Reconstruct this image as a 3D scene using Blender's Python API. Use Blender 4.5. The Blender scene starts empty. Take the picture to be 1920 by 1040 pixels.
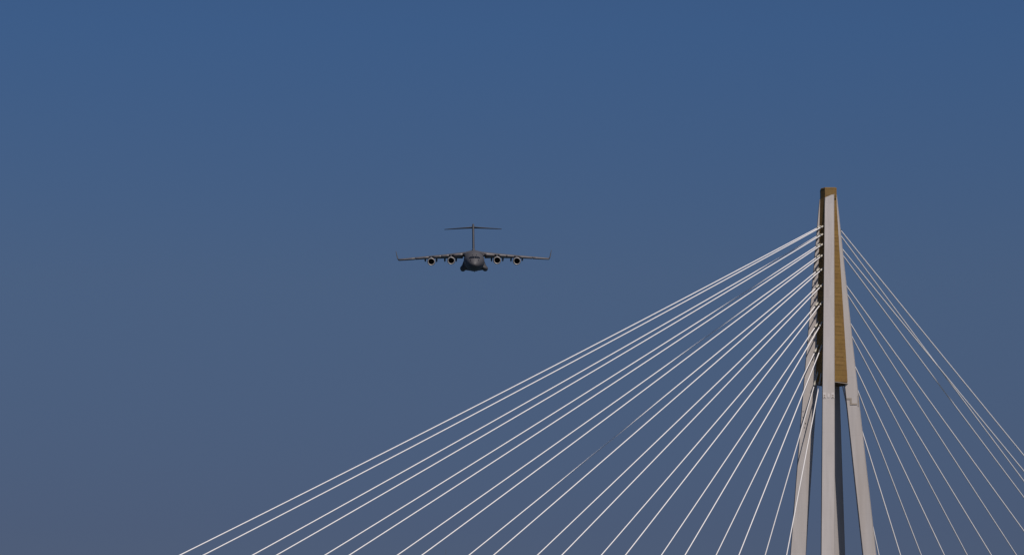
import bpy, math, random
from mathutils import Vector, Matrix
R = math.radians
random.seed(7)
scene = bpy.context.scene
COL = scene.collection

# ------------------------------------------------------------------ camera
CAM_Z = 6.0                                   # eye height above the water
cam_d = bpy.data.cameras.new('camera')
cam = bpy.data.objects.new('camera', cam_d); COL.objects.link(cam)
cam.location = (0, 0, CAM_Z)
cam.rotation_euler = (R(90 + 9.2766), 0, 0)
cam_d.sensor_width = 36.0
cam_d.lens = 36.0 * 7400.0 / 1920.0
cam_d.clip_start = 1.0; cam_d.clip_end = 60000.0
scene.camera = cam

# ------------------------------------------------------------------ sky, sun, exposure
SUN_AZ, SUN_EL = 28.0, 51.2                   # degrees right of "behind the viewer", elevation
sd = Vector((math.sin(R(SUN_AZ)) * math.cos(R(SUN_EL)), -math.cos(R(SUN_AZ)) * math.cos(R(SUN_EL)), math.sin(R(SUN_EL))))
world = bpy.data.worlds.new('World'); scene.world = world; world.use_nodes = True
wn = world.node_tree; wn.nodes.clear()
w_out = wn.nodes.new('ShaderNodeOutputWorld'); w_bg = wn.nodes.new('ShaderNodeBackground')
sky = wn.nodes.new('ShaderNodeTexSky'); sky.sky_type = 'NISHITA'; sky.sun_disc = False
sky.sun_elevation = R(SUN_EL); sky.sun_rotation = R(180 - SUN_AZ)
sky.altitude = 0; sky.air_density = 1.0; sky.dust_density = 1.0; sky.ozone_density = 1.0
w_bg.inputs['Strength'].default_value = 0.10
# the dull, slightly smoky air of the photograph: the clear sky filtered by height above the horizon
w_tc = wn.nodes.new('ShaderNodeTexCoord'); w_sep = wn.nodes.new('ShaderNodeSeparateXYZ'); w_ramp = wn.nodes.new('ShaderNodeValToRGB')
wn.links.new(w_tc.outputs['Generated'], w_sep.inputs[0]); wn.links.new(w_sep.outputs['Z'], w_ramp.inputs[0])
er = w_ramp.color_ramp; er.interpolation = 'LINEAR'
er.elements[0].position = 0.0; er.elements[0].color = (0.158, 0.158, 0.24, 1)
er.elements[1].position = 1.0; er.elements[1].color = (0.17, 0.30, 0.50, 1)
for pz, c in ((0.099, (0.170, 0.187, 0.290, 1)), (0.161, (0.211, 0.252, 0.355, 1)), (0.222, (0.192, 0.29, 0.445, 1))):
    q = er.elements.new(pz); q.color = c
w_mul = wn.nodes.new('ShaderNodeMixRGB'); w_mul.blend_type = 'MULTIPLY'; w_mul.inputs[0].default_value = 1.0
wn.links.new(sky.outputs[0], w_mul.inputs[1]); wn.links.new(w_ramp.outputs[0], w_mul.inputs[2])
wn.links.new(w_mul.outputs[0], w_bg.inputs['Color']); wn.links.new(w_bg.outputs[0], w_out.inputs['Surface'])
sun_d = bpy.data.lights.new('sun', 'SUN'); sun_d.energy = 4.0; sun_d.angle = R(0.53); sun_d.color = (1.0, 0.93, 0.86)
sun = bpy.data.objects.new('sun', sun_d); COL.objects.link(sun)
sun.rotation_euler = (-sd).to_track_quat('-Z', 'Y').to_euler()
sun.location = (0, 0, 400)
vs = scene.view_settings
vs.view_transform = 'Standard'; vs.look = 'None'; vs.exposure = 0.0; vs.gamma = 1.0; vs.use_curve_mapping = False

# ------------------------------------------------------------------ materials
def new_mat(name, col, rough=0.6, metal=0.0, var=0.1, scale=(1, 1, 1), nscale=1.0, bump=0.0, rand=0.0, tint=None, tint_amt=0.0, seam=0.0):
    """procedural principled material: two octaves of noise vary the colour, optional per-object variation"""
    m = bpy.data.materials.new(name); m.use_nodes = True
    nt = m.node_tree; b = nt.nodes['Principled BSDF']
    b.inputs['Roughness'].default_value = rough; b.inputs['Metallic'].default_value = metal
    tc = nt.nodes.new('ShaderNodeTexCoord'); mp = nt.nodes.new('ShaderNodeMapping')
    mp.inputs['Scale'].default_value = scale
    nt.links.new(tc.outputs['Object'], mp.inputs['Vector'])
    nz = nt.nodes.new('ShaderNodeTexNoise'); nz.inputs['Scale'].default_value = nscale
    nz.inputs['Detail'].default_value = 6; nz.inputs['Roughness'].default_value = 0.6
    nt.links.new(mp.outputs[0], nz.inputs['Vector'])
    rng = nt.nodes.new('ShaderNodeMapRange')
    rng.inputs['From Min'].default_value = 0.3; rng.inputs['From Max'].default_value = 0.7
    rng.inputs['To Min'].default_value = 1 - var; rng.inputs['To Max'].default_value = 1 + var
    nt.links.new(nz.outputs['Fac'], rng.inputs['Value'])
    fac = rng.outputs[0]
    if rand:
        oi = nt.nodes.new('ShaderNodeObjectInfo'); r2 = nt.nodes.new('ShaderNodeMapRange')
        r2.inputs['To Min'].default_value = 1 - rand; r2.inputs['To Max'].default_value = 1 + rand
        nt.links.new(oi.outputs['Random'], r2.inputs['Value'])
        mu = nt.nodes.new('ShaderNodeMath'); mu.operation = 'MULTIPLY'
        nt.links.new(fac, mu.inputs[0]); nt.links.new(r2.outputs[0], mu.inputs[1]); fac = mu.outputs[0]
    src = None
    if tint:
        n2 = nt.nodes.new('ShaderNodeTexNoise'); n2.inputs['Scale'].default_value = nscale * 0.37
        n2.inputs['Detail'].default_value = 3
        nt.links.new(mp.outputs[0], n2.inputs['Vector'])
        rr = nt.nodes.new('ShaderNodeMapRange'); rr.inputs['From Min'].default_value = 0.45; rr.inputs['From Max'].default_value = 0.75
        rr.inputs['To Min'].default_value = 0; rr.inputs['To Max'].default_value = tint_amt
        nt.links.new(n2.outputs['Fac'], rr.inputs['Value'])
        mx = nt.nodes.new('ShaderNodeMixRGB'); mx.inputs[1].default_value = (*col, 1); mx.inputs[2].default_value = (*tint, 1)
        nt.links.new(rr.outputs[0], mx.inputs[0]); src = mx.outputs[0]
    if seam:                                            # faint pour joints at every lift
        sp = nt.nodes.new('ShaderNodeSeparateXYZ'); nt.links.new(tc.outputs['Object'], sp.inputs[0])
        dv = nt.nodes.new('ShaderNodeMath'); dv.operation = 'DIVIDE'; dv.inputs[1].default_value = seam; nt.links.new(sp.outputs['Z'], dv.inputs[0])
        fr = nt.nodes.new('ShaderNodeMath'); fr.operation = 'FRACT'; nt.links.new(dv.outputs[0], fr.inputs[0])
        lt = nt.nodes.new('ShaderNodeMath'); lt.operation = 'LESS_THAN'; lt.inputs[1].default_value = 0.03; nt.links.new(fr.outputs[0], lt.inputs[0])
        # each lift also has its own slight tone
        fl = nt.nodes.new('ShaderNodeMath'); fl.operation = 'FLOOR'; nt.links.new(dv.outputs[0], fl.inputs[0])
        wnz = nt.nodes.new('ShaderNodeTexWhiteNoise'); wnz.noise_dimensions = '1D'; nt.links.new(fl.outputs[0], wnz.inputs['W'])
        r3 = nt.nodes.new('ShaderNodeMapRange'); r3.inputs['To Min'].default_value = 0.985; r3.inputs['To Max'].default_value = 1.015; nt.links.new(wnz.outputs['Value'], r3.inputs['Value'])
        m3 = nt.nodes.new('ShaderNodeMath'); m3.operation = 'MULTIPLY_ADD'; m3.inputs[1].default_value = -0.03; nt.links.new(lt.outputs[0], m3.inputs[0]); nt.links.new(r3.outputs[0], m3.inputs[2])
        m4 = nt.nodes.new('ShaderNodeMath'); m4.operation = 'MULTIPLY'; nt.links.new(fac, m4.inputs[0]); nt.links.new(m3.outputs[0], m4.inputs[1]); fac = m4.outputs[0]
    vm = nt.nodes.new('ShaderNodeVectorMath'); vm.operation = 'SCALE'
    if src: nt.links.new(src, vm.inputs[0])
    else: vm.inputs[0].default_value = col
    nt.links.new(fac, vm.inputs['Scale'])
    nt.links.new(vm.outputs[0], b.inputs['Base Color'])
    if bump:
        bp = nt.nodes.new('ShaderNodeBump'); bp.inputs['Strength'].default_value = bump; bp.inputs['Distance'].default_value = 0.05
        nt.links.new(nz.outputs['Fac'], bp.inputs['Height']); nt.links.new(bp.outputs[0], b.inputs['Normal'])
    return m

M = {
 'concrete': new_mat('concrete', (0.435, 0.396, 0.378), 0.85, 0, 0.07, (1, 1, 0.07), 1.1, 0.0, 0, (0.37, 0.315, 0.275), 0.6, seam=4.1),
 'ochre':    new_mat('ochre_steel', (0.186, 0.105, 0.022), 0.7, 0, 0.12, (1, 1, 0.6), 1.6, 0.0, 0.06, (0.155, 0.078, 0.019), 0.6),
 'ochre_pale': new_mat('ochre_pale_steel', (0.21, 0.118, 0.03), 0.65, 0, 0.10, (1, 1, 1), 1.6, 0.0, 0.10),
 'core':     new_mat('core_steel', (0.13, 0.072, 0.024), 0.8, 0, 0.15, (1, 1, 1), 1.2),
 'sheath':   new_mat('cable_sheath', (0.77, 0.73, 0.71), 0.5, 0, 0.04, (1, 1, 1), 0.5),
 'collar':   new_mat('collar_paint', (0.48, 0.445, 0.37), 0.5, 0, 0.05, (1, 1, 1), 3),
 'dark':     new_mat('dark_fitting', (0.03, 0.03, 0.032), 0.6, 0, 0.1, (1, 1, 1), 3),
 'patch':    new_mat('pale_patch', (0.52, 0.475, 0.455), 0.8, 0, 0.05, (1, 1, 1), 3),
 'stain':    new_mat('brown_strip', (0.30, 0.25, 0.205), 0.8, 0, 0.12, (1, 1, 1), 3),
 'grey':     new_mat('airframe_grey', (0.066, 0.063, 0.067), 0.62, 0, 0.08, (1, 0.4, 1), 0.8),
 'slat':     new_mat('slat_grey', (0.165, 0.148, 0.148), 0.5, 0, 0.08, (1, 1, 1), 0.8),
 'under':    new_mat('flap_grey', (0.045, 0.042, 0.044), 0.55, 0, 0.08, (1, 1, 1), 0.8),
 'lip':      new_mat('intake_lip_metal', (0.38, 0.35, 0.335), 0.4, 0.3, 0.04, (1, 1, 1), 3),
 'intake':   new_mat('intake_dark', (0.012, 0.012, 0.014), 0.7, 0, 0.1, (1, 1, 1), 3),
 'fan':      new_mat('fan_metal', (0.05, 0.05, 0.055), 0.4, 0.6, 0.1, (1, 1, 1), 3),
 'glass':    new_mat('cockpit_glass', (0.01, 0.011, 0.013), 0.12, 0, 0.02, (1, 1, 1), 3),
 'water':    new_mat('sea_water', (0.02, 0.045, 0.06), 0.18, 0, 0.1, (0.02, 0.02, 0.02), 1.0, 0.6),
 'asphalt':  new_mat('asphalt', (0.05, 0.05, 0.052), 0.9, 0, 0.1, (1, 1, 1), 1.0),
 'mast':     new_mat('mast_steel', (0.06, 0.065, 0.075), 0.6, 0.3, 0.1, (1, 1, 1), 2.0),
}

# ------------------------------------------------------------------ helpers
def obj(name, verts, faces, mat, parent=None, smooth=False, data=None):
    if data is None:
        data = bpy.data.meshes.new(name)
        data.from_pydata([tuple(v) for v in verts], [], faces); data.update()
        import bmesh
        bm = bmesh.new(); bm.from_mesh(data)
        bmesh.ops.recalc_face_normals(bm, faces=bm.faces); bm.to_mesh(data); bm.free()
        data.materials.append(M[mat])
        if smooth:
            for p in data.polygons: p.use_smooth = True
    o = bpy.data.objects.new(name, data); COL.objects.link(o)
    if parent is not None: o.parent = parent
    return o

def empty(name, loc, label, cat, group=None):
    o = bpy.data.objects.new(name, None); COL.objects.link(o); o.location = loc
    tag(o, label, cat, group); o.empty_display_size = 0.5
    return o

def tag(o, label, cat, group=None):
    o['label'] = label; o['category'] = cat
    if group: o['group'] = group

def loft(rings, cap0=True, cap1=True, closed=True):
    v = []; f = []; n = len(rings[0])
    for r in rings: v += [tuple(p) for p in r]
    for k in range(len(rings) - 1):
        for i in range(n if closed else n - 1):
            j = (i + 1) % n
            f.append((k * n + i, k * n + j, (k + 1) * n + j, (k + 1) * n + i))
    if cap0: f.append(tuple(range(n - 1, -1, -1)))
    if cap1: f.append(tuple((len(rings) - 1) * n + i for i in range(n)))
    return v, f

def merge(*parts):
    v = []; f = []
    for pv, pf in parts:
        b = len(v); v += pv; f += [tuple(i + b for i in q) for q in pf]
    return v, f

def tube(pts, rad, sides=12, caps=True):
    """tube along points; rad may be a number or a list"""
    pts = [Vector(p) for p in pts]; rings = []
    up = Vector((0, 0, 1))
    for k, p in enumerate(pts):
        a = pts[max(k - 1, 0)]; b = pts[min(k + 1, len(pts) - 1)]
        t = (b - a).normalized()
        x = t.cross(up if abs(t.dot(up)) < 0.95 else Vector((1, 0, 0))).normalized(); y = t.cross(x).normalized()
        r = rad[k] if isinstance(rad, (list, tuple)) else rad
        rings.append([p + x * (r * math.cos(2 * math.pi * i / sides)) + y * (r * math.sin(2 * math.pi * i / sides)) for i in range(sides)])
    return loft(rings, caps, caps)

def boxv(o, ax, ay, az, sx, sy, sz):
    """box centred at o with half sizes along the given unit axes"""
    v = [o + ax * (sx * i) + ay * (sy * j) + az * (sz * k) for k in (-1, 1) for i, j in ((-1, -1), (1, -1), (1, 1), (-1, 1))]
    return [tuple(p) for p in v], [(3, 2, 1, 0), (4, 5, 6, 7), (0, 1, 5, 4), (1, 2, 6, 5), (2, 3, 7, 6), (3, 0, 4, 7)]

def interp(tab, h):
    """piecewise linear in the first column, straight on beyond both ends"""
    k = 0
    while k < len(tab) - 2 and h > tab[k + 1][0]: k += 1
    a, b = tab[k], tab[k + 1]; t = (h - a[0]) / (b[0] - a[0])
    return [x + (y - x) * t for x, y in zip(a[1:], b[1:])]

# ------------------------------------------------------------------ the setting: water
v = [(-20000, -20000, 0), (20000, -20000, 0), (20000, 20000, 0), (-20000, 20000, 0)]
water = obj('water', v, [(0, 1, 2, 3)], 'water'); water['kind'] = 'structure'

# ------------------------------------------------------------------ the pylon
PX, PY, TOP = 66.992, 822.0, 153.494 + CAM_Z          # axis and top of the pylon
PHI = R(43.753)
D = Vector((-math.cos(PHI), -math.sin(PHI), 0))       # along the bridge, towards the near span
S = Vector((math.sin(PHI), -math.cos(PHI), 0))        # across the bridge
MV = (D + S).normalized(); RV = (S - D).normalized()  # diagonals: towards the viewer, to the right
Z = Vector((0, 0, 1))
DECK_H = 120.55                                       # deck level below the top
def P_(h): return 0.65 + 0.069 * (h - 1.5)
def Q_(h): return 0.90 + 0.048 * (h - 1.5)
def loc(r, m, h): return RV * r + MV * m + Z * (TOP - h)
def locds(d, s, h): return D * d + S * s + Z * (TOP - h)
def core_d(h): return 1.96 + 0.0442 * (h - 5.7)       # half depth of the steel core along the bridge
def core_s(h): return 2.00 + 0.0290 * (h - 5.75)      # half width across it

pylon = empty('bridge_pylon', (PX, PY, 0), 'tall pale concrete bridge pylon with four splayed legs and an ochre steel head', 'bridge pylon')

LEGS = {  # name: (sign along, sign across, [(h, centre r, width)], top corner heights left/right)
 'front': (1, 1, [(6.0, 0.03, 2.02), (42.7, -0.79, 2.50), (78.65, -1.54, 2.80)], 2.50, 1.64),
 'left':  (1, -1, [(5.7, -1.17, 2.06), (44.7, -4.54, 2.90), (78.0, -7.37, 3.20)], 2.65, 2.65),
 'right': (-1, 1, [(5.7, 1.09, 2.02), (44.6, 4.41, 2.66), (77.9, 7.64, 2.76)], 1.75, 1.75),
 'back':  (-1, -1, [(6.0, -0.03, 2.02), (42.7, 0.79, 2.50), (78.65, 1.54, 2.80)], 2.2, 2.2),
}
def leg_section(key, h):
    a, b, tab, _, _ = LEGS[key]
    rc, w = interp(tab, h); mc = (a * P_(h) + b * Q_(h)) * 0.70711
    return rc, mc, w
legs = {}
for key, (a, b, tab, tl, tr) in LEGS.items():
    rings = []
    for h in (None, 10, 20, 30, 43, 60, 79, 100, DECK_H):
        ring = []
        for sx, sy in ((-1, -1), (1, -1), (1, 1), (-1, 1)):
            hh = h if h is not None else (tl if sx < 0 else tr)
            rc, mc, w = leg_section(key, hh)
            c = 0.06                                    # small chamfer on the arrises
            for ox, oy in (((c, 0), (0, c)) if (sx, sy) in ((-1, -1), (1, 1)) else ((0, c), (c, 0))):
                ring.append(loc(rc + sx * (w / 2 - ox), mc + sy * (w / 2 - oy), hh))
        rings.append(ring)
    v, f = loft(rings)
    legs[key] = obj('leg', v, f, 'concrete', pylon)

# small marks on the legs: pale repair patches, slots, a brown strip, dark spots
def on_leg(key, r, h, off=0.02):
    rc, mc, w = leg_section(key, h); return loc(r, mc + w / 2 + off, h)
def strip(name, key, r0, r1, h0, h1, mat, off=0.015):
    pts = [on_leg(key, r0, h1, off), on_leg(key, r1, h1, off), on_leg(key, r1, h0, off), on_leg(key, r0, h0, off)]
    pts += [p - MV * (off + 0.05) for p in pts]
    return obj(name, pts, [(0, 1, 2, 3), (7, 6, 5, 4), (0, 4, 5, 1), (1, 5, 6, 2), (2, 6, 7, 3), (3, 7, 4, 0)], mat, legs[key])
rc, mc, w = leg_section('front', 45.2)
for r0, r1 in ((rc - w / 2 + 0.08, rc - w / 2 + 0.72), (rc + w / 2 - 0.72, rc + w / 2 - 0.08)):
    strip('repair_patch', 'front', r0, r1, 44.5, 45.65, 'patch')
    for hh in (45.0, 45.36): strip('slot', 'front', r0 + 0.16, r1 - 0.16, hh, hh + 0.15, 'core', 0.03)
strip('repair_patch', 'front', rc - 0.28, rc + 0.2, 44.7, 45.5, 'patch')
rc, mc, w = leg_section('right', 45.2)
l, rr_ = rc - w / 2, rc + w / 2
for a0, a1, b0, b1 in ((l + 0.06, l + 1.15, 44.95, 45.27), (l + 0.78, l + 1.15, 45.30, 46.05), (l + 0.78, rr_ - 0.42, 46.08, 46.40), (rr_ - 0.22, rr_ - 0.06, 44.35, 46.7)):
    strip('brown_strip', 'right', a0, a1, b0, b1, 'stain')
for h, f_, s_ in ((47.8, .08, .12), (49.0, .10, .10), (50.3, .30, .16), (51.2, .26, .12), (52.0, .36, .10), (54.6, .2, .08)):
    rc, mc, w = leg_section('left', h); r0 = rc - w / 2 + f_ * w
    strip('dark_spot', 'left', r0, r0 + s_, h, h + s_ * 1.3, 'dark')

# steel core between the legs, clad with horizontal plates
HT, HB = 2.50, 42.0
RT2 = math.sqrt(2.0)
def face_ends(face, h, off=0.0):
    """(r, m) where a face of the core runs into its two legs, a little inside them"""
    rf, mf, wf = leg_section('front', h)
    if face == 'S':
        k = RT2 * (core_s(h) + off); rr, mr, wr = leg_section('right', h)
        r0 = rf + wf / 2 - 0.12; m1 = mr + wr / 2 - 0.12
        return (r0, k - r0), (k - m1, m1)
    k = RT2 * (core_d(h) + off); rl, ml, wl = leg_section('left', h)
    r0 = rf - wf / 2 + 0.12; m1 = ml + wl / 2 - 0.12
    return (r0, k + r0 + 0.35), (m1 - k, m1)
def core_ring(h, od, os):
    (a, b), (c, d) = face_ends('D', h, od), face_ends('S', h, os)
    pts = [b, a, c, d]
    return [loc(r, m, h) for r, m in pts] + [loc(-r, -m, h) for r, m in pts]
v, f = loft([core_ring(h, -0.09, -0.09) for h in (HT, 7, 12, 17, 22, 27, 32, 37, HB + 0.02)])
core = obj('core', v, f, 'core', pylon)
def plate(face, h0, h1, t, u0=0.0, u1=1.0, name='panel', mat='ochre'):
    pts = []
    for off in (t, -0.06):
        for h, u in ((h1, u0), (h1, u1), (h0, u1), (h0, u0)):
            p0, p1 = face_ends(face, h, off)
            lift = 0.07 * abs(p1[0] - p0[0]) * u if face == 'S' else 0.0      # the joints rise slightly towards the right leg
            pts.append(loc(p0[0] + (p1[0] - p0[0]) * u, p0[1] + (p1[1] - p0[1]) * u, h - lift))
    return obj(name, pts, [(0, 1, 2, 3), (7, 6, 5, 4), (0, 4, 5, 1), (1, 5, 6, 2), (2, 6, 7, 3), (3, 7, 4, 0)], mat, core)
h = HT + 0.02; k = 0
while h < HB - 0.3:
    dh = random.choice((0.72, 0.85, 0.95, 1.05)); h1 = min(h + dh, HB - 0.16)
    plate('S', h, h1 - 0.025, random.uniform(-0.008, 0.008))
    if k % 7 in (2, 4) and h > 9 and h1 - h > .5:
        plate('S', h + 0.1, h1 - 0.17, 0.03, 0.16, 0.74, 'cover_plate', 'ochre_pale')
    h = h1; k += 1
h = HT + 0.02
while h < HB - 0.3:
    h1 = min(h + random.uniform(1.5, 1.9), HB - 0.16)
    plate('D', h, h1 - 0.025, random.uniform(-0.008, 0.008)); h = h1
# pale ledge along the foot of the core
v, f = loft([core_ring(h, 0.03, 0.07) for h in (HB - 0.15, HB - 0.02)]); obj('bottom_ledge', v, f, 'stain', pylon)
# cap
capp = [(-.82, 2.05), (1.2, 2.05), (1.66, 1.59), (1.64, -0.85), (.82, -2.05), (-1.2, -2.05), (-1.66, -1.59), (-1.64, 0.85)]
rings = [[loc(r * 0.97, m * 0.97, 0.28) for r, m in capp], [loc(r, m, 0.36) for r, m in capp], [loc(r, m, 2.0) for r, m in capp], [loc(r * (0.93 if r > 0 else 1.0), m * (0.93 if r > 0 else 1.0), 2.66) for r, m in capp]]
v, f = loft(rings); cap = obj('cap', v, f, 'ochre', pylon)
rings = [[loc(r * 1.012, m * 1.012, h) for r, m in capp] for h in (0.42, 0.60)]
v, f = loft(rings); obj('cap_band', v, f, 'ochre', cap)
# pier below the deck
rings = [[locds(11.5 * a, 9.5 * b, h) for a, b in ((1, 1), (-1, 1), (-1, -1), (1, -1))] for h in (DECK_H + 2.3, DECK_H + 6)]
rings += [[locds(8 * a, 7 * b, h) for a, b in ((1, 1), (-1, 1), (-1, -1), (1, -1))] for h in (DECK_H + 14, TOP + 3)]
v, f = loft(rings); obj('pier', v, f, 'concrete', pylon)

# ------------------------------------------------------------------ the deck
deck = empty('bridge_deck', (PX, PY, 0), 'long concrete bridge deck carrying the road through the pylon legs', 'bridge deck')
prof = [(-6.6, 0.0), (6.6, 0.0), (6.6, 0.7), (3.5, 2.2), (-3.5, 2.2), (-6.6, 0.7)]
v, f = loft([[locds(d, s, DECK_H + z) for s, z in prof] for d in (-185, 265)]); obj('girder', v, f, 'concrete', deck)
v, f = loft([[locds(d, s, DECK_H + z) for s, z in ((-4.6, -0.06), (4.6, -0.06), (4.6, 0.01), (-4.6, 0.01))] for d in (-184.9, 264.9)]); obj('road_surface', v, f, 'asphalt', deck)
for d in (-180, 258):
    v, f = loft([[locds(d + 1.6 * a, 3.2 * b, h) for a, b in ((1, 1), (-1, 1), (-1, -1), (1, -1))] for h in (DECK_H + 2.2, TOP + 3)]); obj('pier', v, f, 'concrete', deck)

# ------------------------------------------------------------------ stay cables
HL = [8.77, 10.467, 12.633, 15.027, 17.992, 21.473, 25.295, 29.787, 35.093, 42.052]
DL = [241.815, 221.843, 200.99, 178.708, 155.329, 131.497, 107.365, 82.699, 57.923, 32.784]
HR = [8.417, 12.237, 19.268, 26.182, 33.247, 40.942]
DR = [152.089, 147.328, 118.04, 89.27, 61.715, 34.848]
ORD = ['topmost', 'second', 'third', 'fourth', 'fifth', 'sixth', 'seventh', 'eighth', 'ninth', 'lowest']
def cable(side, i, s):
    h = (HL if side > 0 else HR)[i]; d = (DL if side > 0 else DR)[i]
    n_ = len(HL if side > 0 else HR)
    a = 2.2321 + 0.04869 * h; sa = 0.4268 + 0.00585 * h
    A = locds(side * a, s * sa, h); B = locds(side * d, s * 5.7212, DECK_H - 0.02)
    L = math.hypot((B - A).x, (B - A).y); sag = 1.2158 * (L / 250) ** 2
    u = (A - B).normalized()
    # run back up from the collar until the cable enters the core
    e = 0.0
    while e < 9 and abs((A + u * e).dot(D)) > core_d(TOP - (A + u * e).z) - 0.15: e += 0.1
    N = 28; pts = [A + u * e]
    for k in range(N + 1):
        t = k / N; p = A.lerp(B, t); pts.append(p - Z * (4 * t * (1 - t) * sag))
    nm = ORD[i] if i < n_ - 1 else 'lowest'
    span = 'left of' if side > 0 else 'right of'
    wh = ('lower and nearer' if s > 0 else 'upper and farther') if side > 0 else ('upper and nearer' if s > 0 else 'lower and farther')
    v, f = tube(pts, 0.110 if side > 0 else 0.130, 12)
    o = obj('stay_cable', v, f, 'sheath', None, True)
    o.location = (PX, PY, 0)
    tag(o, f'white stay cable, {wh} of the {nm} pair {span} the pylon', 'stay cable', 'stay cables fanning out from the pylon')
    dn = (pts[2] - A).normalized()
    v, f = tube([A + u * 0.25, A + u * 0.2, A + dn * 0.42, A + dn * 0.5], [0.14, 0.195, 0.195, 0.16], 12); obj('anchor_collar', v, f, 'collar', o)
    v, f = tube([A + dn * 0.52, A + dn * 0.66], 0.26, 12); obj('clamp_ring', v, f, 'dark', o)
    if e > 0.5:
        v, f = tube([A + u * e, A + u * 0.27], 0.16, 12); obj('guide_pipe', v, f, 'collar', o)
    v, f = tube([B + u * 0.6, B - u * 0.4], 0.3, 12); obj('deck_socket', v, f, 'dark', o)
for i in range(10):
    for s in (-1, 1): cable(1, i, s)
for i in range(6):
    for s in (-1, 1): cable(-1, i, s)

# ------------------------------------------------------------------ aircraft
# local axes: x to the picture's right, y aft, z up; y = 0 lies 21 m behind the nose
NY = 21.0
plane = empty('transport_aircraft', (-12.844, 1316.553, 220.708 + CAM_Z), 'grey four engine military transport jet seen head on in flight', 'airplane')
plane.rotation_euler = (R(9.52 + 0.65), R(-0.57), R(0.56 + 0.40))
FT = [(0.0, -1.00, 0.02, 0.02), (0.12, -0.99, 0.42, 0.40), (0.4, -0.96, 0.82, 0.78), (0.9, -0.90, 1.26, 1.18), (1.7, -0.75, 1.75, 1.66), (2.8, -0.52, 2.24, 2.18),
      (4.0, -0.32, 2.62, 2.60), (5.6, -0.14, 2.98, 2.98), (7.6, -0.03, 3.27, 3.27), (10, 0, 3.41, 3.41), (14, 0, 3.43, 3.43), (32, 0, 3.43, 3.43), (36, .25, 3.33, 3.18),
      (40, .85, 2.95, 2.6), (44, 1.55, 2.3, 1.95), (48, 2.2, 1.45, 1.2), (51, 2.6, .7, .6), (52.2, 2.75, .15, .15)]
def fus(y): return interp(FT, y)
NS = 40
ys = [0, .04, .12, .25, .4, .6, .9, 1.3, 1.7, 2.2, 2.8, 3.4, 4, 4.8, 5.6, 6.6, 7.6, 8.8, 10, 12, 14, 18, 23, 28, 32, 34, 36, 38, 40, 42, 44, 46, 48, 49.5, 51, 52.2]
rings = []
for y in ys:
    zc, rx, rz = fus(y)
    rings.append([(rx * math.cos(2 * math.pi * i / NS), y - NY, zc + rz * math.sin(2 * math.pi * i / NS)) for i in range(NS)])
v, f = loft(rings); fuse = obj('fuselage', v, f, 'grey', plane, True)
def nose_y(x, z):
    lo, hi = 0.0, 12.0
    for _ in range(40):
        y = (lo + hi) / 2; zc, rx, rz = fus(y)
        if (x / rx) ** 2 + ((z - zc) / rz) ** 2 <= 1: hi = y
        else: lo = y
    return hi
def pane(x0, x1, zb0, zt0, zb1, zt1, name='cockpit_window'):
    n = 5; v = []; f = []
    for a in range(n + 1):
        for b in range(n + 1):
            t = a / n; x = x0 + (x1 - x0) * t; zb = zb0 + (zb1 - zb0) * t; zt = zt0 + (zt1 - zt0) * t
            z = zb + (zt - zb) * b / n
            v.append((x, nose_y(x, z) - NY - 0.035, z))
    for a in range(n):
        for b in range(n): f.append((a * (n + 1) + b, (a + 1) * (n + 1) + b, (a + 1) * (n + 1) + b + 1, a * (n + 1) + b + 1))
    o = obj(name, v, f, 'glass', fuse)
    s = o.modifiers.new('thickness', 'SOLIDIFY'); s.thickness = 0.04
    return o
for sg in (-1, 1):
    pane(0.04 * sg, 0.80 * sg, 1.10, 1.78, 1.08, 1.76)
    pane(0.86 * sg, 1.47 * sg, 1.05, 1.74, 1.00, 1.60)
    pane(1.52 * sg, 1.88 * sg, 1.0, 1.54, 0.92, 1.32)
    pane(0.55 * sg, 0.85 * sg, 2.02, 2.26, 2.0, 2.2)
    pane(1.25 * sg, 1.48 * sg, 0.18, 0.68, 0.2, 0.66)
# wing box fairing on top
sec = [(-3.55, 2.0), (-3.3, 2.75), (-2.5, 3.12), (-1.2, 3.42), (0, 3.5), (1.2, 3.42), (2.5, 3.12), (3.3, 2.75), (3.55, 2.0), (0, 1.0)]
rings = []
for y, k in ((13.5, 0.0), (15, .75), (17, 1), (24, 1), (30, .9), (35, 0.0)):
    rings.append([(x * (0.86 + 0.14 * k), y - NY, 1.0 + (z - 1.0) * (0.90 + 0.10 * k)) for x, z in sec])
v, f = loft(rings); obj('wing_fairing', v, f, 'grey', plane, False)
# landing gear pods
for sg in (-1, 1):
    rings = []
    for y, k in ((15.5, 0.04), (15.7, .35), (16.3, .62), (17.5, .86), (19, .97), (21, 1), (31, 1), (34, .85), (37, .5), (38.5, .1)):
        ring = []
        for i in range(14):      # round foot of the pod
            a = R(-150 + 210 * i / 13); ring.append((3.75 + 0.95 * math.cos(a), -2.62 + 0.95 * math.sin(a)))
        ring += [(3.9, -1.2), (3.55, -0.2), (3.15, 0.5), (2.4, -0.8), (1.0, -3.36)]
        cx, cz = 2.9, -1.9
        rings.append([(sg * (cx + (x - cx) * k), y - NY, cz + (z - cz) * k) for x, z in ring])
    v, f = loft(rings); obj('landing_gear_pod', v, f, 'grey', plane, True)
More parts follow.
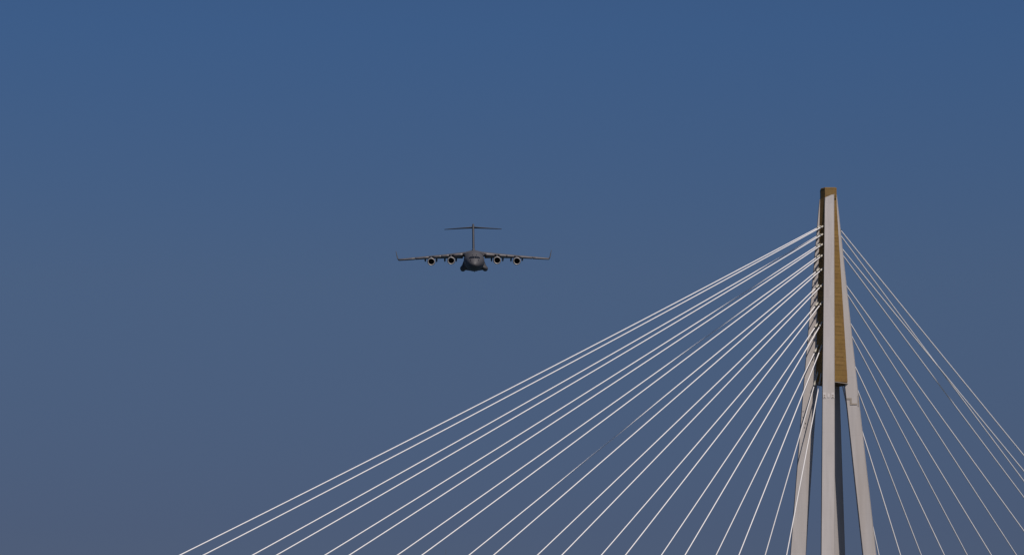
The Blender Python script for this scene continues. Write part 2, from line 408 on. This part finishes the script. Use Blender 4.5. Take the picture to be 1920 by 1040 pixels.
# aerofoil surfaces
def foil(n=12):
    pts = []
    for i in range(n + 1):
        x = 0.5 * (1 - math.cos(math.pi * i / n)); pts.append(x)
    def th(x): return 5 * (0.2969 * math.sqrt(x) - 0.126 * x - 0.3516 * x * x + 0.2843 * x ** 3 - 0.1036 * x ** 4)
    up = [(x, th(x)) for x in reversed(pts)]; lo = [(x, -th(x)) for x in pts[1:-1]]
    return up + lo
FO = foil()
def section(x, yle, z, c, t, inc, vert=False, base=None):
    ci, si = math.cos(R(inc)), math.sin(R(inc)); out = []
    for a, b in (base or FO):
        yy, zz = a * c, b * t * c
        y2 = yle + yy * ci + zz * si; z2 = -yy * si + zz * ci
        out.append((z2 + x, y2 - NY, z) if vert else (x, y2 - NY, z + z2))
    return out
def wz(x): return 2.50 - 0.088 * (x - 3.2)
def wing_par(x):                                # leading edge, chord, thickness, incidence
    tab = [(0, 15.0, 13.2, .135, 4.2), (3.2, 16.6, 11.6, .135, 4.2), (10, 20.1, 8.3, .12, 3.2), (17, 23.8, 5.7, .13, 2.4), (25.75, 28.2, 3.1, .16, 2.5)]
    return interp(tab, x)
for sg in (-1, 1):
    rings = []
    for x in (0.5, 3.2, 6, 10, 14, 17, 21, 25.75):
        yl, c, t, inc = wing_par(x); rings.append(section(sg * x, yl, wz(x), c, t, inc))
    v, f = loft(rings); wing = obj('wing', v, f, 'grey', plane, True)
    # winglet
    yl, c, t, inc = wing_par(25.75); rings = []
    for k in range(6):
        u = k / 5; x = 25.68 + 0.14 * min(u * 4, 1) + 0.68 * u; z = wz(25.75) + 3.0 * max(0, u - 0.02)
        rings.append([(sg * (x + (b * 0.14 * c * (1 - .6 * u))), yl + 2.6 * u + a * c * (1 - 0.62 * u) - NY, z) for a, b in FO])
    v, f = loft(rings); obj('winglet', v, f, 'grey', wing, True)
    # slats
    for x0, x1 in ((3.9, 6.9), (8.5, 10.9), (11.1, 13.6), (15.3, 19.8), (20.0, 25.5)):
        base = [(a - 0.02, b * 1.3 - 0.12) for a, b in FO if a < 0.2]
        up = [q for q in base if q[1] >= -0.12]; lo = [q for q in base if q[1] < -0.12]
        base = up + lo; rings = []
        for k in range(4):
            x = x0 + (x1 - x0) * k / 3; yl, c, t, inc = wing_par(x); rings.append(section(sg * x, yl - 0.10, wz(x) - 0.03, c, t, inc + 7.0, base=base))
        v, f = loft(rings); obj('slat', v, f, 'slat', wing, True)
    # flaps, lowered a little
    for x0, x1 in ((3.7, 13.2), (13.6, 18.6)):
        rings = []
        for k in range(4):
            x = x0 + (x1 - x0) * k / 3; yl, c, t, inc = wing_par(x)
            yte = yl + c * 0.86; z = wz(x) - c * 0.90 * math.sin(R(inc))
            rings.append(section(sg * x, yte, z - 0.03, c * 0.24, 0.15, 20))
        v, f = loft(rings); obj('flap', v, f, 'under', wing, True)
    for x, dz in ((6.0, .95), (9.85, .85), (12.65, .8), (16.5, .55)):
        yl, c, t, inc = wing_par(x); y0 = yl + c * 0.55; z0 = wz(x) - c * 0.6 * math.sin(R(inc)) - 0.3
        pts = [(sg * x, y0 + q * 5.2 - NY, z0 - dz * 1.9 * q - 0.08) for q in (0, .12, .35, .65, .88, 1)]
        v, f = tube(pts, [.05, .22, .30, .30, .2, .04], 10); obj('flap_track_fairing', v, f, 'under', wing, True)
# engines
for x, z, yf in ((7.75, 0.22, 14.0), (14.45, -0.12, 17.6)):
    for sg in (-1, 1):
        nac = empty('engine', (0, 0, 0), '', ''); del nac['label'], nac['category']
        nac.parent = plane; nac.location = (sg * x, yf - NY, z)
        def lathe(prof, n=32):
            return loft([[(r * math.cos(2 * math.pi * i / n), y, r * math.sin(2 * math.pi * i / n)) for i in range(n)] for y, r in prof], False, False)
        v, f = lathe([(0.34, 1.275), (0.9, 1.33), (1.8, 1.36), (2.8, 1.34), (4.0, 1.18), (4.9, 1.02), (4.95, .9), (6.2, .55), (6.3, .0001)]); obj('nacelle', v, f, 'grey', nac, True)
        v, f = lathe([(0.42, .93), (0.25, .945), (0.12, .98), (0.03, 1.04), (0.0, 1.11), (0.02, 1.17), (0.1, 1.22), (0.22, 1.255), (0.345, 1.278)]); obj('intake_lip', v, f, 'lip', nac, True)
        v, f = lathe([(0.41, .932), (0.9, .96), (1.25, .98), (1.3, .0001)]); obj('intake_duct', v, f, 'intake', nac, True)
        fv = []; ff = []
        for i in range(20):
            a = 2 * math.pi * i / 20; b = a + 0.17
            n = len(fv)
            fv += [(.26 * math.cos(a), 1.0, .26 * math.sin(a)), (.95 * math.cos(a), 1.0, .95 * math.sin(a)), (.95 * math.cos(b), 1.16, .95 * math.sin(b)), (.26 * math.cos(b + .2), 1.16, .26 * math.sin(b + .2))]
            ff.append((n, n + 1, n + 2, n + 3))
        obj('fan', fv, ff, 'fan', nac)
        v, f = lathe([(0.72, .0001), (0.78, .1), (0.95, .22), (1.15, .29)], 20); obj('spinner', v, f, 'fan', nac, True)
        yl, c, t, inc = wing_par(x)
        w0 = yl - yf + 0.9; zw = wz(x) - z
        sv = []
        for q, zt, zb, hw in ((1.3, 1.30, 1.1, .05), (2.2, 1.55, 1.0, .18), (w0, zw + .12, .8, .22), (w0 + 3.2, zw - .4, .7, .12)):
            sv.append([(-hw, q, zb), (hw, q, zb), (hw, q, zt), (-hw, q, zt)])
        v, f = loft(sv); obj('engine_mount', v, f, 'grey', nac)
# fin and tailplane
rings = []
for z, yl, c, t in ((2.6, 35.2, 10.4, .085), (3.6, 36.0, 9.8, .085), (8, 40.4, 8.2, .095), (11.9, 44.2, 6.9, .11), (12.35, 44.9, 6.2, .10), (12.5, 45.6, 5.0, .06)):
    rings.append(section(0, yl, z, c, t, 0, True))
v, f = loft(rings); obj('fin', v, f, 'grey', plane, True)
v, f = tube([(0, 33.6 - NY, 3.25), (0, 34.2 - NY, 3.45), (0, 35.5 - NY, 3.65), (0, 38 - NY, 3.6)], [.05, .35, .5, .3], 12); obj('fin_fillet', v, f, 'grey', plane, True)
for sg in (-1, 1):
    rings = []
    for x, yl, z, c, t in ((0.1, 44.4, 11.35, 6.4, .085), (4, 46.6, 11.08, 4.9, .08), (8.5, 49.2, 10.76, 3.3, .075), (9.75, 50.0, 10.66, 2.6, .06), (9.95, 50.6, 10.65, 1.8, .04)):
        rings.append(section(sg * x, yl, z, c, t, 4.0))
    v, f = loft(rings); obj('tailplane', v, f, 'grey', plane, True)
v, f = tube([(0, 7.5 - NY, -3.2), (0, 7.7 - NY, -3.55), (0, 8.1 - NY, -3.6), (0, 8.3 - NY, -3.2)], [.08, .08, .08, .08], 8); obj('belly_antenna', v, f, 'under', plane)

# ------------------------------------------------------------------ slim mast whose tip just enters the picture
mast = empty('mast', (-5.037, 300, 0), 'slim dark mast whose tip just shows at the lower edge under the cables', 'mast')
v, f = tube([(0, 0, 2.0), (0, 0, 24), (0, 0, 32.4), (0, 0, 28.09 + CAM_Z)], [0.13, 0.06, 0.022, 0.012], 10); obj('pole', v, f, 'mast', mast, True)
rings = [[(1.6 * math.cos(a), 1.6 * math.sin(a), z) for a in [2 * math.pi * i / 16 for i in range(16)]] for z in (-4, 2.0)]
v, f = loft(rings); obj('foundation', v, f, 'concrete', mast)
